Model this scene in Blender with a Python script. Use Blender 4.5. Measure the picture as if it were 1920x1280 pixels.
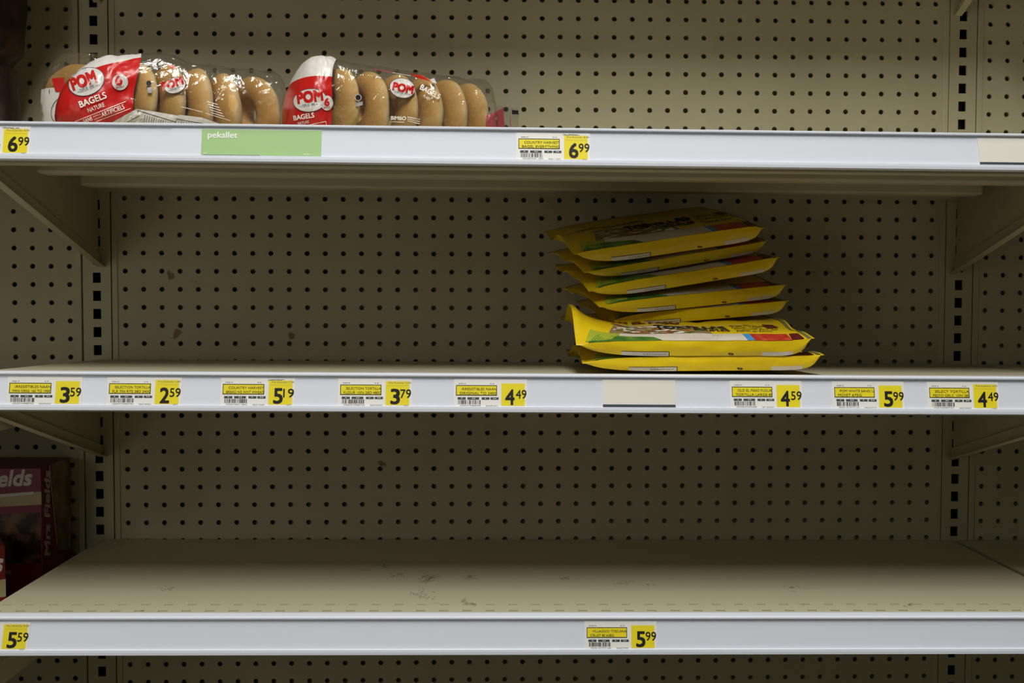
import bpy, bmesh, math, random
from mathutils import Vector, Matrix, noise
from mathutils.bvhtree import BVHTree
from mathutils.geometry import tessellate_polygon

for o in list(bpy.data.objects):
    bpy.data.objects.remove(o)
SC = bpy.context.scene
COL = SC.collection
I = 0.0254                 # everything is laid out in inches, x right, Y down, z away from the viewer
Z0 = 1.19                  # height of Y = 0 above the floor in metres

def W(x, Y, z):
    return Vector((x * I, z * I, Z0 - Y * I))

# ------------------------------------------------------------------ camera
F = 1866.667
CAM = Vector((-2.615, -2.237, -55.598))
R0 = Vector((0.9996459, -0.0020178, -0.0265328))
R1 = Vector((0.0010126, 0.9992831, -0.0378445))
R2 = Vector((0.0265902, 0.0378043, 0.9989313))
cam_data = bpy.data.cameras.new('camera')
cam_data.sensor_width = 36.0
cam_data.lens = F / 1920 * 36.0
cam = bpy.data.objects.new('camera', cam_data)
COL.objects.link(cam)
def wv(v):
    return Vector((v.x, v.z, -v.y))
cx, cy, cz = wv(R0), -wv(R1), -wv(R2)
M = Matrix(((cx.x, cy.x, cz.x), (cx.y, cy.y, cz.y), (cx.z, cy.z, cz.z))).to_4x4()
M.translation = W(*CAM)
cam.matrix_world = M
cam_data.clip_start = 0.05
SC.camera = cam
CAMW = W(*CAM)

def pxray(x, y):
    d = R0 * ((x - 960) / F) + R1 * ((y - 640) / F) + R2
    return wv(d).normalized()
def onz(x, y, z):
    """point (in inches) of a pixel on the vertical plane z"""
    d = R0 * ((x - 960) / F) + R1 * ((y - 640) / F) + R2
    return CAM + d * ((z - CAM.z) / d.z)

# ------------------------------------------------------------------ view, world, light
SC.view_settings.view_transform = 'Standard'
SC.view_settings.look = 'None'
SC.view_settings.gamma = 1.0
SC.view_settings.use_curve_mapping = False
SC.view_settings.exposure = 0.0

world = bpy.data.worlds.new('store_world')
SC.world = world
world.use_nodes = True
# the rest of the shop: a dim band of lit aisles round the horizon, brighter to the left
wt = world.node_tree
bg = wt.nodes['Background']
_tc = wt.nodes.new('ShaderNodeTexCoord'); _sp = wt.nodes.new('ShaderNodeSeparateXYZ')
_ab = wt.nodes.new('ShaderNodeMath'); _ab.operation = 'ABSOLUTE'
_m1 = wt.nodes.new('ShaderNodeMapRange'); _m1.interpolation_type = 'SMOOTHSTEP'
_m1.inputs['From Min'].default_value = 0.05; _m1.inputs['From Max'].default_value = 0.45
_m1.inputs['To Min'].default_value = 0.015; _m1.inputs['To Max'].default_value = 0.004
_m2 = wt.nodes.new('ShaderNodeMapRange')
_m2.inputs['From Min'].default_value = -0.9; _m2.inputs['From Max'].default_value = 0.7
_m2.inputs['To Min'].default_value = 1.6; _m2.inputs['To Max'].default_value = 0.0
_mm = wt.nodes.new('ShaderNodeMath'); _mm.operation = 'MULTIPLY'
wt.links.new(_tc.outputs['Generated'], _sp.inputs[0]); wt.links.new(_sp.outputs['Z'], _ab.inputs[0])
wt.links.new(_ab.outputs[0], _m1.inputs['Value']); wt.links.new(_sp.outputs['X'], _m2.inputs['Value'])
wt.links.new(_m1.outputs['Result'], _mm.inputs[0]); wt.links.new(_m2.outputs['Result'], _mm.inputs[1])
wt.links.new(_mm.outputs[0], bg.inputs[1])
bg.inputs[0].default_value = (1.0, 0.93, 0.80, 1)

def area(name, loc, sx, sy, power, color=(1, 0.97, 0.92), rot=(0, 0, 0)):
    l = bpy.data.lights.new(name, 'AREA')
    l.shape = 'RECTANGLE'; l.size = sx; l.size_y = sy
    l.energy = power; l.color = color
    o = bpy.data.objects.new(name, l)
    o.location = loc; o.rotation_euler = rot
    COL.objects.link(o)
    return o
# rows of ceiling tubes that run away from the shelving
area('ceiling_tubes', (0.10, -0.95, 3.1), 0.5, 0.9, 19)
area('ceiling_tubes', (-0.05, -1.85, 3.1), 0.4, 1.1, 54)
area('ceiling_tubes', (-1.20, -5.4, 3.1), 0.25, 4.0, 22)
area('ceiling_tubes', (-3.3, -4.3, 3.1), 0.3, 3.2, 8)
# fill light added in front of the shelves, left of centre
area('front_fill', (-1.30, -1.8, 1.35), 0.5, 0.9, 2.5, (1, 0.95, 0.85), (math.radians(90), 0, 0))

# ------------------------------------------------------------------ materials
MATS = {}
def mat(name, color, rough=0.5, spec=0.5, metal=0.0, nz=None, bump=0.0, bscale=40, coat=0.0):
    """nz = (second colour, scale, low, high): noise-mixed base colour"""
    if name in MATS: return MATS[name]
    m = bpy.data.materials.new(name); m.use_nodes = True
    nt = m.node_tree; b = nt.nodes['Principled BSDF']
    b.inputs['Base Color'].default_value = (*color, 1)
    b.inputs['Roughness'].default_value = rough
    b.inputs['Specular IOR Level'].default_value = spec
    b.inputs['Metallic'].default_value = metal
    b.inputs['Coat Weight'].default_value = coat
    tc = nt.nodes.new('ShaderNodeTexCoord')
    if nz:
        n = nt.nodes.new('ShaderNodeTexNoise'); n.inputs['Scale'].default_value = nz[1]; n.inputs['Detail'].default_value = 6
        r = nt.nodes.new('ShaderNodeValToRGB')
        r.color_ramp.elements[0].position = nz[2]; r.color_ramp.elements[1].position = nz[3]
        r.color_ramp.elements[0].color = (*color, 1); r.color_ramp.elements[1].color = (*nz[0], 1)
        nt.links.new(tc.outputs['Object'], n.inputs['Vector'])
        nt.links.new(n.outputs['Fac'], r.inputs['Fac']); nt.links.new(r.outputs['Color'], b.inputs['Base Color'])
    if bump:
        n2 = nt.nodes.new('ShaderNodeTexNoise'); n2.inputs['Scale'].default_value = bscale; n2.inputs['Detail'].default_value = 4
        bp = nt.nodes.new('ShaderNodeBump'); bp.inputs['Strength'].default_value = bump; bp.inputs['Distance'].default_value = 0.004
        nt.links.new(tc.outputs['Object'], n2.inputs['Vector'])
        nt.links.new(n2.outputs['Fac'], bp.inputs['Height']); nt.links.new(bp.outputs['Normal'], b.inputs['Normal'])
    MATS[name] = m
    return m

BEIGE = (0.46, 0.42, 0.275)
m_panel = mat('beige_panel_paint', BEIGE, 0.55, 0.35, nz=((0.42, 0.38, 0.25), 7, 0.45, 0.75), bump=0.03, bscale=300)
m_metal = mat('beige_shelf_paint', BEIGE, 0.5, 0.4, nz=((0.43, 0.39, 0.255), 9, 0.45, 0.75), bump=0.02, bscale=300)
m_dark = mat('cavity_shade', (0.02, 0.018, 0.014), 0.9, 0.1)  # near-black colour standing in for the shade inside slots
m_rail = mat('white_rail_plastic', (0.70, 0.74, 0.82), 0.27, 0.5, bump=0.015, bscale=60)
m_card = mat('card_white', (0.80, 0.80, 0.76), 0.55, 0.35)
m_blank = mat('card_ivory', (0.74, 0.73, 0.66), 0.55, 0.35)
m_yel = mat('price_yellow', (0.80, 0.68, 0.02), 0.5, 0.35)
m_ink = mat('black_ink', (0.012, 0.012, 0.014), 0.6, 0.3)
m_grey = mat('grey_ink', (0.22, 0.22, 0.23), 0.6, 0.3)
m_green = mat('green_card', (0.36, 0.58, 0.25), 0.5, 0.35)
m_wtext = mat('white_ink', (0.85, 0.86, 0.80), 0.5, 0.4)
m_red = mat('bag_red', (0.50, 0.012, 0.010), 0.3, 0.5, bump=0.15, bscale=70)
m_bagwhite = mat('bag_white', (0.62, 0.60, 0.57), 0.32, 0.5, bump=0.15, bscale=70)
m_pink = mat('bag_faded_red', (0.33, 0.06, 0.07), 0.35, 0.5, bump=0.2, bscale=70)
m_slate = mat('slate_ink', (0.05, 0.06, 0.075), 0.6, 0.3)
m_sil = mat('grey_patch', (0.30, 0.31, 0.32), 0.4, 0.5)
m_pyel = mat('pack_yellow', (0.72, 0.52, 0.008), 0.32, 0.5, nz=((0.62, 0.42, 0.006), 14, 0.4, 0.75), bump=0.5, bscale=26)
m_pred = mat('pack_red', (0.42, 0.025, 0.012), 0.35, 0.5, nz=((0.55, 0.10, 0.05), 90, 0.5, 0.75))
m_pdred = mat('pack_dark_red', (0.10, 0.008, 0.008), 0.4, 0.5)
m_pwhite = mat('pack_cream', (0.62, 0.57, 0.47), 0.4, 0.5, nz=((0.52, 0.46, 0.35), 30, 0.4, 0.8))
m_pblue = mat('pack_blue', (0.05, 0.26, 0.58), 0.4, 0.5)
m_pgreen = mat('pack_green', (0.03, 0.13, 0.02), 0.4, 0.5, nz=((0.16, 0.30, 0.03), 40, 0.4, 0.7))
m_plime = mat('pack_lime', (0.34, 0.40, 0.03), 0.4, 0.5)
m_pzip = mat('pack_clear_strip', (0.16, 0.16, 0.07), 0.25, 0.5)
m_boxred = mat('box_red', (0.17, 0.006, 0.008), 0.4, 0.5)
m_boxcream = mat('box_cream', (0.42, 0.36, 0.19), 0.5, 0.4)
m_boxwhite = mat('box_white', (0.62, 0.58, 0.52), 0.5, 0.4)
m_cookie = mat('box_cookie_photo', (0.02, 0.008, 0.005), 0.45, 0.4, nz=((0.16, 0.085, 0.04), 38, 0.48, 0.62))
m_wood = mat('box_biscuit_photo', (0.16, 0.10, 0.05), 0.5, 0.4, nz=((0.34, 0.26, 0.15), 26, 0.4, 0.65))
m_pouch = mat('pouch_brown', (0.022, 0.014, 0.009), 0.4, 0.4, nz=((0.06, 0.032, 0.014), 30, 0.45, 0.7), bump=0.3, bscale=50)
m_pouchl = mat('pouch_label', (0.11, 0.10, 0.07), 0.5, 0.4)
m_floor = mat('floor_vinyl', (0.36, 0.33, 0.28), 0.4, 0.4, nz=((0.31, 0.285, 0.24), 3, 0.4, 0.7))

def film_material():
    m = bpy.data.materials.new('clear_bag_film'); m.use_nodes = True
    nt = m.node_tree; nt.nodes.clear()
    out = nt.nodes.new('ShaderNodeOutputMaterial')
    tr = nt.nodes.new('ShaderNodeBsdfTransparent'); tr.inputs[0].default_value = (0.95, 0.95, 0.94, 1)
    gl = nt.nodes.new('ShaderNodeBsdfGlossy'); gl.inputs['Roughness'].default_value = 0.09
    df = nt.nodes.new('ShaderNodeBsdfDiffuse'); df.inputs[0].default_value = (0.8, 0.78, 0.75, 1)
    lw = nt.nodes.new('ShaderNodeLayerWeight'); lw.inputs['Blend'].default_value = 0.35
    mp = nt.nodes.new('ShaderNodeMapRange'); mp.inputs['To Min'].default_value = 0.04; mp.inputs['To Max'].default_value = 0.55
    m1 = nt.nodes.new('ShaderNodeMixShader'); m1.inputs[0].default_value = 0.02
    m2 = nt.nodes.new('ShaderNodeMixShader')
    tc = nt.nodes.new('ShaderNodeTexCoord')
    n = nt.nodes.new('ShaderNodeTexNoise'); n.inputs['Scale'].default_value = 34; n.inputs['Detail'].default_value = 4; n.inputs['Distortion'].default_value = 1.2
    v = nt.nodes.new('ShaderNodeTexVoronoi'); v.feature = 'DISTANCE_TO_EDGE'; v.inputs['Scale'].default_value = 20
    ad = nt.nodes.new('ShaderNodeMath'); ad.operation = 'ADD'
    bp = nt.nodes.new('ShaderNodeBump'); bp.inputs['Strength'].default_value = 0.8; bp.inputs['Distance'].default_value = 0.006
    L = nt.links.new
    L(tc.outputs['Object'], n.inputs['Vector']); L(tc.outputs['Object'], v.inputs['Vector'])
    L(n.outputs['Fac'], ad.inputs[0]); L(v.outputs['Distance'], ad.inputs[1])
    L(ad.outputs[0], bp.inputs['Height']); L(bp.outputs['Normal'], gl.inputs['Normal'])
    L(lw.outputs['Facing'], mp.inputs['Value']); L(mp.outputs['Result'], m2.inputs[0])
    L(tr.outputs[0], m1.inputs[1]); L(df.outputs[0], m1.inputs[2])
    L(m1.outputs[0], m2.inputs[1]); L(gl.outputs[0], m2.inputs[2]); L(m2.outputs[0], out.inputs[0])
    return m
m_film = film_material()

def bagel_material():
    m = bpy.data.materials.new('bagel_crust'); m.use_nodes = True
    nt = m.node_tree; b = nt.nodes['Principled BSDF']; b.inputs['Roughness'].default_value = 0.6; b.inputs['Specular IOR Level'].default_value = 0.25
    L = nt.links.new
    tc = nt.nodes.new('ShaderNodeTexCoord'); sx = nt.nodes.new('ShaderNodeSeparateXYZ')
    n = nt.nodes.new('ShaderNodeTexNoise'); n.inputs['Scale'].default_value = 38; n.inputs['Detail'].default_value = 5
    n3 = nt.nodes.new('ShaderNodeTexNoise'); n3.inputs['Scale'].default_value = 260; n3.inputs['Detail'].default_value = 3
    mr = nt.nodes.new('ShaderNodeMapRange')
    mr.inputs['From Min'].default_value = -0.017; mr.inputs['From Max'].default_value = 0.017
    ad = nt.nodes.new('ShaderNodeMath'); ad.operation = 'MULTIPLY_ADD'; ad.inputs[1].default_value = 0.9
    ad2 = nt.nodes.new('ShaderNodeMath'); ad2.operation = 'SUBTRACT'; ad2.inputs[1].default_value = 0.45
    r = nt.nodes.new('ShaderNodeValToRGB')
    e = r.color_ramp.elements
    e[0].position = 0.0; e[0].color = (0.40, 0.215, 0.055, 1)
    e[1].position = 1.0; e[1].color = (0.68, 0.56, 0.36, 1)
    for p, c in ((0.25, (0.49, 0.285, 0.083, 1)), (0.46, (0.59, 0.385, 0.135, 1)), (0.60, (0.68, 0.51, 0.26, 1))):
        q = e.new(p); q.color = c
    bp = nt.nodes.new('ShaderNodeBump'); bp.inputs['Strength'].default_value = 0.25; bp.inputs['Distance'].default_value = 0.002
    L(tc.outputs['Object'], sx.inputs[0]); L(tc.outputs['Object'], n.inputs['Vector']); L(tc.outputs['Object'], n3.inputs['Vector'])
    L(sx.outputs['X'], mr.inputs['Value'])
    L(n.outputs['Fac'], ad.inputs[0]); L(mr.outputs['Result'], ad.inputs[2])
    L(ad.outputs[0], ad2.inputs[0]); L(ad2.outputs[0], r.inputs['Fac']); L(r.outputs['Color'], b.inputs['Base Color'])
    L(n3.outputs['Fac'], bp.inputs['Height']); L(bp.outputs['Normal'], b.inputs['Normal'])
    return m
m_bagel = bagel_material()

def deck_material():
    """beige paint with dark rubbed scuffs"""
    m = mat('beige_deck_paint', (0.49, 0.455, 0.31), 0.42, 0.45).copy(); m.name = 'beige_deck_scuffed'
    nt = m.node_tree; b = nt.nodes['Principled BSDF']; L = nt.links.new
    tc = nt.nodes.new('ShaderNodeTexCoord')
    mpp = nt.nodes.new('ShaderNodeMapping'); mpp.inputs['Scale'].default_value = (15, 34, 15)
    n = nt.nodes.new('ShaderNodeTexNoise'); n.inputs['Scale'].default_value = 1.0; n.inputs['Detail'].default_value = 9; n.inputs['Roughness'].default_value = 0.72
    r = nt.nodes.new('ShaderNodeValToRGB'); r.color_ramp.elements[0].position = 0.635; r.color_ramp.elements[1].position = 0.71
    r.color_ramp.elements[0].color = (0.49, 0.455, 0.31, 1); r.color_ramp.elements[1].color = (0.24, 0.20, 0.14, 1)
    L(tc.outputs['Object'], mpp.inputs[0]); L(mpp.outputs[0], n.inputs['Vector']); L(n.outputs['Fac'], r.inputs['Fac']); L(r.outputs['Color'], b.inputs['Base Color'])
    return m
m_deck = deck_material()

def stained_panel_material():
    """panel paint with a few splashes of dried sauce at fixed places"""
    m = m_panel.copy(); m.name = 'beige_panel_stained'
    nt = m.node_tree; b = nt.nodes['Principled BSDF']; L = nt.links.new
    src = b.inputs['Base Color'].links[0].from_socket
    tc = nt.nodes.new('ShaderNodeTexCoord')
    n = nt.nodes.new('ShaderNodeTexNoise'); n.inputs['Scale'].default_value = 75; n.inputs['Detail'].default_value = 5
    L(tc.outputs['Object'], n.inputs['Vector'])
    last = None
    for px, py, rad in ((322, 518, 0.85), (362, 532, 0.7), (330, 628, 0.7), (545, 630, 0.55), (716, 868, 0.4)):
        p = onz(px, py, 0); c = W(p.x, p.y, 0)
        d = nt.nodes.new('ShaderNodeVectorMath'); d.operation = 'DISTANCE'; d.inputs[1].default_value = c
        L(tc.outputs['Object'], d.inputs[0])
        k = nt.nodes.new('ShaderNodeMapRange'); k.inputs['From Min'].default_value = 0; k.inputs['From Max'].default_value = rad * I
        k.inputs['To Min'].default_value = 0.33; k.inputs['To Max'].default_value = 0
        L(d.outputs['Value'], k.inputs['Value'])
        if last is None: last = k.outputs['Result']
        else:
            mx = nt.nodes.new('ShaderNodeMath'); mx.operation = 'MAXIMUM'
            L(last, mx.inputs[0]); L(k.outputs['Result'], mx.inputs[1]); last = mx.outputs[0]
    ad = nt.nodes.new('ShaderNodeMath'); ad.operation = 'ADD'
    L(last, ad.inputs[0]); L(n.outputs['Fac'], ad.inputs[1])
    s = nt.nodes.new('ShaderNodeMapRange'); s.inputs['From Min'].default_value = 0.74; s.inputs['From Max'].default_value = 0.80
    s.inputs['To Max'].default_value = 0.8
    L(ad.outputs[0], s.inputs['Value'])
    mix = nt.nodes.new('ShaderNodeMix'); mix.data_type = 'RGBA'; mix.inputs[7].default_value = (0.16, 0.085, 0.03, 1)
    L(s.outputs['Result'], mix.inputs[0]); L(src, mix.inputs[6]); L(mix.outputs[2], b.inputs['Base Color'])
    return m
m_panel_st = stained_panel_material()

# ------------------------------------------------------------------ object helpers
def link_mesh(name, verts, faces, mats, parent=None, idx=None, smooth=False):
    me = bpy.data.meshes.new(name)
    me.from_pydata([tuple(v) for v in verts], [], faces)
    for m in (mats if isinstance(mats, (list, tuple)) else [mats]): me.materials.append(m)
    if idx: me.polygons.foreach_set('material_index', idx)
    if smooth: me.polygons.foreach_set('use_smooth', [True] * len(me.polygons))
    me.update()
    o = bpy.data.objects.new(name, me); COL.objects.link(o)
    if parent: o.parent = parent
    return o
def empty(name, loc=(0, 0, 0)):
    o = bpy.data.objects.new(name, None); o.empty_display_size = 0.05
    COL.objects.link(o); o.location = loc
    return o
def tag(o, label, cat, group=None):
    o['label'] = label; o['category'] = cat
    if group: o['group'] = group
    return o

class B3:
    """collects boxes, quads and prisms; coordinates in inches (x, Y down, z away)"""
    def __init__(s): s.v = []; s.f = []
    def quad(s, a, b, c, d):
        n = len(s.v); s.v += [a, b, c, d]; s.f.append((n, n + 1, n + 2, n + 3))
    def box(s, x0, x1, y0, y1, z0, z1):
        n = len(s.v)
        s.v += [(x0, y0, z0), (x1, y0, z0), (x1, y1, z0), (x0, y1, z0), (x0, y0, z1), (x1, y0, z1), (x1, y1, z1), (x0, y1, z1)]
        for q in ((0, 1, 2, 3), (5, 4, 7, 6), (4, 0, 3, 7), (1, 5, 6, 2), (4, 5, 1, 0), (3, 2, 6, 7)):
            s.f.append(tuple(n + i for i in q))
    def prism(s, prof, x0, x1):
        """closed profile of (Y, z) swept along x"""
        n = len(s.v); k = len(prof)
        s.v += [(x0, y, z) for y, z in prof] + [(x1, y, z) for y, z in prof]
        for i in range(k):
            j = (i + 1) % k
            s.f.append((n + i, n + j, n + k + j, n + k + i))
        s.f.append(tuple(n + i for i in reversed(range(k)))); s.f.append(tuple(n + k + i for i in range(k)))
    def build(s, name, m, parent=None, org=(0, 0, 0), bevel=0, local=False, smooth=False):
        ox, oy, oz = org
        vs = [((x - ox) * I, (z - oz) * I, -(y - oy) * I) if local else W(x, y, z) for x, y, z in s.v]
        o = link_mesh(name, vs, s.f, m, parent)
        bm = bmesh.new(); bm.from_mesh(o.data)
        bmesh.ops.recalc_face_normals(bm, faces=bm.faces)
        if bevel:
            bmesh.ops.remove_doubles(bm, verts=bm.verts, dist=1e-6)
            ed = [e for e in bm.edges if len(e.link_faces) == 2 and e.calc_face_angle(0) > 0.5]
            bmesh.ops.bevel(bm, geom=ed, offset=bevel * I, segments=2, affect='EDGES', profile=0.5)
        bm.to_mesh(o.data); bm.free()
        return o

# ---- flat printed shapes
_TXT = {}
def text_shape(s, bold=0.0):
    key = (s, bold)
    if key in _TXT: return _TXT[key]
    cu = bpy.data.curves.new('t', 'FONT'); cu.body = s; cu.size = 1; cu.resolution_u = 3
    ob = bpy.data.objects.new('t', cu)
    me = bpy.data.meshes.new_from_object(ob)
    v = [(p.co.x, p.co.y) for p in me.vertices]; f = [tuple(p.vertices) for p in me.polygons]
    bpy.data.objects.remove(ob); bpy.data.curves.remove(cu); bpy.data.meshes.remove(me)
    xs = [p[0] for p in v]; ys = [p[1] for p in v]
    x0, x1, y0, y1 = min(xs), max(xs), min(ys), max(ys)
    v = [((x - x0), (y - y0)) for x, y in v]
    _TXT[key] = (v, f, x1 - x0, y1 - y0)
    return _TXT[key]

class P2:
    """flat shapes in a 2-D frame with y DOWN, each with its own material and layer"""
    def __init__(s): s.v = []; s.f = []; s.m = []; s.l = []; s.mats = []
    def _mi(s, m):
        if m not in s.mats: s.mats.append(m)
        return s.mats.index(m)
    def add(s, vs, fs, m, layer):
        n = len(s.v); k = s._mi(m)
        s.v += vs; s.l += [layer] * len(vs)
        for f in fs: s.f.append(tuple(n + i for i in f)); s.m.append(k)
    def grid(s, corner, m, layer=1, nx=1, ny=1):
        """corner: four points (tl, tr, br, bl), bilinear"""
        tl, tr, br, bl = [Vector(c) for c in corner]
        vs = []
        for j in range(ny + 1):
            for i in range(nx + 1):
                u, w = i / nx, j / ny
                p = (tl * (1 - u) + tr * u) * (1 - w) + (bl * (1 - u) + br * u) * w
                vs.append((p.x, p.y))
        fs = [(j * (nx + 1) + i, (j + 1) * (nx + 1) + i, (j + 1) * (nx + 1) + i + 1, j * (nx + 1) + i + 1) for j in range(ny) for i in range(nx)]
        s.add(vs, fs, m, layer)
    def rect(s, x0, y0, x1, y1, m, layer=1, nx=1, ny=1):
        s.grid(((x0, y0), (x1, y0), (x1, y1), (x0, y1)), m, layer, nx, ny)
    def frame(s, x0, y0, x1, y1, t, m, layer=2):
        s.rect(x0, y0, x1, y0 + t, m, layer, 12); s.rect(x0, y1 - t, x1, y1, m, layer, 12)
        s.rect(x0, y0, x0 + t, y1, m, layer); s.rect(x1 - t, y0, x1, y1, m, layer)
    def line(s, a, b, t, m, layer=3, n=10):
        a = Vector(a); b = Vector(b); d = (b - a).normalized(); q = Vector((-d.y, d.x)) * t / 2
        s.grid((a - q, b - q, b + q, a + q), m, layer, n, 1)
    def ellipse(s, x, y, rx, ry, m, layer=2, rot=0, rings=4, n=36, inner=0.0):
        c, si = math.cos(rot), math.sin(rot); vs = []; fs = []
        for k in range(rings + 1):
            q = inner + (1 - inner) * k / rings
            for i in range(n):
                a = 2 * math.pi * i / n; ex, ey = rx * q * math.cos(a), ry * q * math.sin(a)
                vs.append((x + ex * c - ey * si, y + ex * si + ey * c))
        for k in range(rings):
            for i in range(n):
                j = (i + 1) % n
                fs.append((k * n + i, k * n + j, (k + 1) * n + j, (k + 1) * n + i))
        s.add(vs, fs, m, layer)
    def text(s, t, x, y, w, h, m, layer=4, rot=0.0, bold=0.0, shear=0.0):
        """lower-left corner at x, y; w or h may be None"""
        v, f, tw, th = text_shape(t, bold)
        if h is None: h = th * w / tw
        if w is None: w = tw * h / th
        c, si = math.cos(rot), math.sin(rot)
        offs = ((0, 0),) if not bold else ((-1, -1), (-1, 1), (1, -1), (1, 1), (0, 0))   # heavier strokes: shifted copies
        for k, (dx, dy) in enumerate(offs):
            vs = []
            for a, b in v:
                a, b = a + dx * bold, b + dy * bold
                e = a / tw * w + shear * b / th * h; g = -b / th * h
                vs.append((x + e * c - g * si, y + e * si + g * c))
            s.add(vs, f, m, layer + 0.22 * k)
    def refine(s, mx):
        """split long triangles so that the print can follow a curved surface"""
        q = P2(); q.mats = s.mats; idx = {}
        def vid(p, l):
            k = (round(p[0], 3), round(p[1], 3), l)
            if k not in idx: idx[k] = len(q.v); q.v.append(p); q.l.append(l)
            return idx[k]
        for f, m in zip(s.f, s.m):
            l = s.l[f[0]]; st = [(s.v[f[0]], s.v[f[i]], s.v[f[i + 1]]) for i in range(1, len(f) - 1)]
            while st:
                t = st.pop(); d = [math.dist(t[i], t[(i + 1) % 3]) for i in range(3)]; k = d.index(max(d))
                if d[k] > mx:
                    a, b, c = t[k], t[(k + 1) % 3], t[(k + 2) % 3]; h = ((a[0] + b[0]) / 2, (a[1] + b[1]) / 2)
                    st += [(a, h, c), (h, b, c)]
                else:
                    q.f.append(tuple(vid(p, l) for p in t)); q.m.append(m)
        return q
    def build(s, name, parent, fn, local=True):
        """fn(x, y, layer) -> Vector or None"""
        vs = [fn(x, y, l) for (x, y), l in zip(s.v, s.l)]
        keep = [i for i, v in enumerate(vs) if v is not None]; mp = {i: k for k, i in enumerate(keep)}
        fs = []; ms = []
        for f, k in zip(s.f, s.m):
            if all(i in mp for i in f): fs.append(tuple(mp[i] for i in f)); ms.append(k)
        return link_mesh(name, [vs[i] for i in keep], fs, s.mats, parent, ms)

# ------------------------------------------------------------------ setting
fl = B3(); FY = Z0 / I
fl.quad((-150, FY, -260), (150, FY, -260), (150, FY, 3), (-150, FY, 3))
o = fl.build('floor', m_floor); o['kind'] = 'structure'
bk = B3(); bk.box(-80, 80, -45, FY, 2.0, 2.6)
for _a, _b in ((-72, -25.0), (-23.1, 23.1), (25.0, 72)): bk.box(_a, _b, -45, FY, 0.42, 0.5)
o = bk.build('wall_back', m_metal); o['kind'] = 'structure'

# perforated panels -------------------------------------------------
def perforated(name, x0, x1, cols, rowf, label, mt, ya=-24.0, yb=24.0, r=0.142, top=-45.0, bot=FY):
    b = B3(); nseg = 12
    n0 = int(math.floor(ya)); rows = [n0 + rowf + k for k in range(int(yb - ya))]
    xa, xb = cols[0] - 0.5, cols[-1] + 0.5
    y0, y1 = rows[0] - 0.5, rows[-1] + 0.5
    for cxx in cols:
        for ry in rows:
            n = len(b.v)
            for k in range(nseg):
                a = 2 * math.pi * (k + 0.5) / nseg - math.pi / 4
                ca, sa = math.cos(a), math.sin(a); q = 0.5 / max(abs(ca), abs(sa))
                b.v.append((cxx + ca * q, ry + sa * q, 0))
            for dz in (0, 0.11):
                for k in range(nseg):
                    a = 2 * math.pi * (k + 0.5) / nseg - math.pi / 4
                    b.v.append((cxx + r * math.cos(a), ry + r * math.sin(a), dz))
            for k in range(nseg):
                j = (k + 1) % nseg
                b.f.append((n + k, n + j, n + nseg + j, n + nseg + k))
                b.f.append((n + nseg + k, n + nseg + j, n + 2 * nseg + j, n + 2 * nseg + k))
            # the four corner triangles of the cell
            for sx in (-1, 1):
                for sy in (-1, 1):
                    m_ = len(b.v); b.v.append((cxx + sx * .5, ry + sy * .5, 0))
                    ang = math.atan2(sy, sx)
                    ks = sorted(range(nseg), key=lambda k: abs(((2 * math.pi * (k + .5) / nseg - math.pi / 4) - ang + math.pi) % (2 * math.pi) - math.pi))[:2]
                    b.f.append((m_, n + ks[0], n + ks[1]))
    b.quad((x0, top, 0), (x1, top, 0), (x1, y0, 0), (x0, y0, 0)); b.quad((x0, y1, 0), (x1, y1, 0), (x1, bot, 0), (x0, bot, 0))
    if xa > x0: b.quad((x0, y0, 0), (xa, y0, 0), (xa, y1, 0), (x0, y1, 0))
    if xb < x1: b.quad((xb, y0, 0), (x1, y0, 0), (x1, y1, 0), (xb, y1, 0))
    # folded side hems, standing a little proud
    vs = [W(*v) for v in b.v]
    o = link_mesh(name, vs, b.f, mt)
    bm = bmesh.new(); bm.from_mesh(o.data); bmesh.ops.remove_doubles(bm, verts=bm.verts, dist=1e-6)
    bmesh.ops.recalc_face_normals(bm, faces=bm.faces)
    bm.to_mesh(o.data); bm.free()
    for xa_ in (x0, x1 - 0.33):
        h = B3(); h.prism([(top, -0.07), (top, 0.3), (bot, 0.3), (bot, -0.07)], xa_, xa_ + 0.33)
        h.build('side_hem', m_metal, o, bevel=0.05)
    tag(o, label, 'panel')
    return o
perforated('pegboard_panel', -23.22, 23.28, [c - 22.5 for c in range(46)], 0.0,
           'wide beige perforated back panel between the two slotted uprights', m_panel_st)
perforated('pegboard_panel', -72.0, -24.88, [-25.54 - c for c in range(14)][::-1], 0.75,
           'beige perforated back panel left of the left upright', m_panel)
perforated('pegboard_panel', 24.90, 72.0, [25.62 + c for c in range(14)], 0.09,
           'beige perforated back panel right of the right upright', m_panel)

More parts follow.
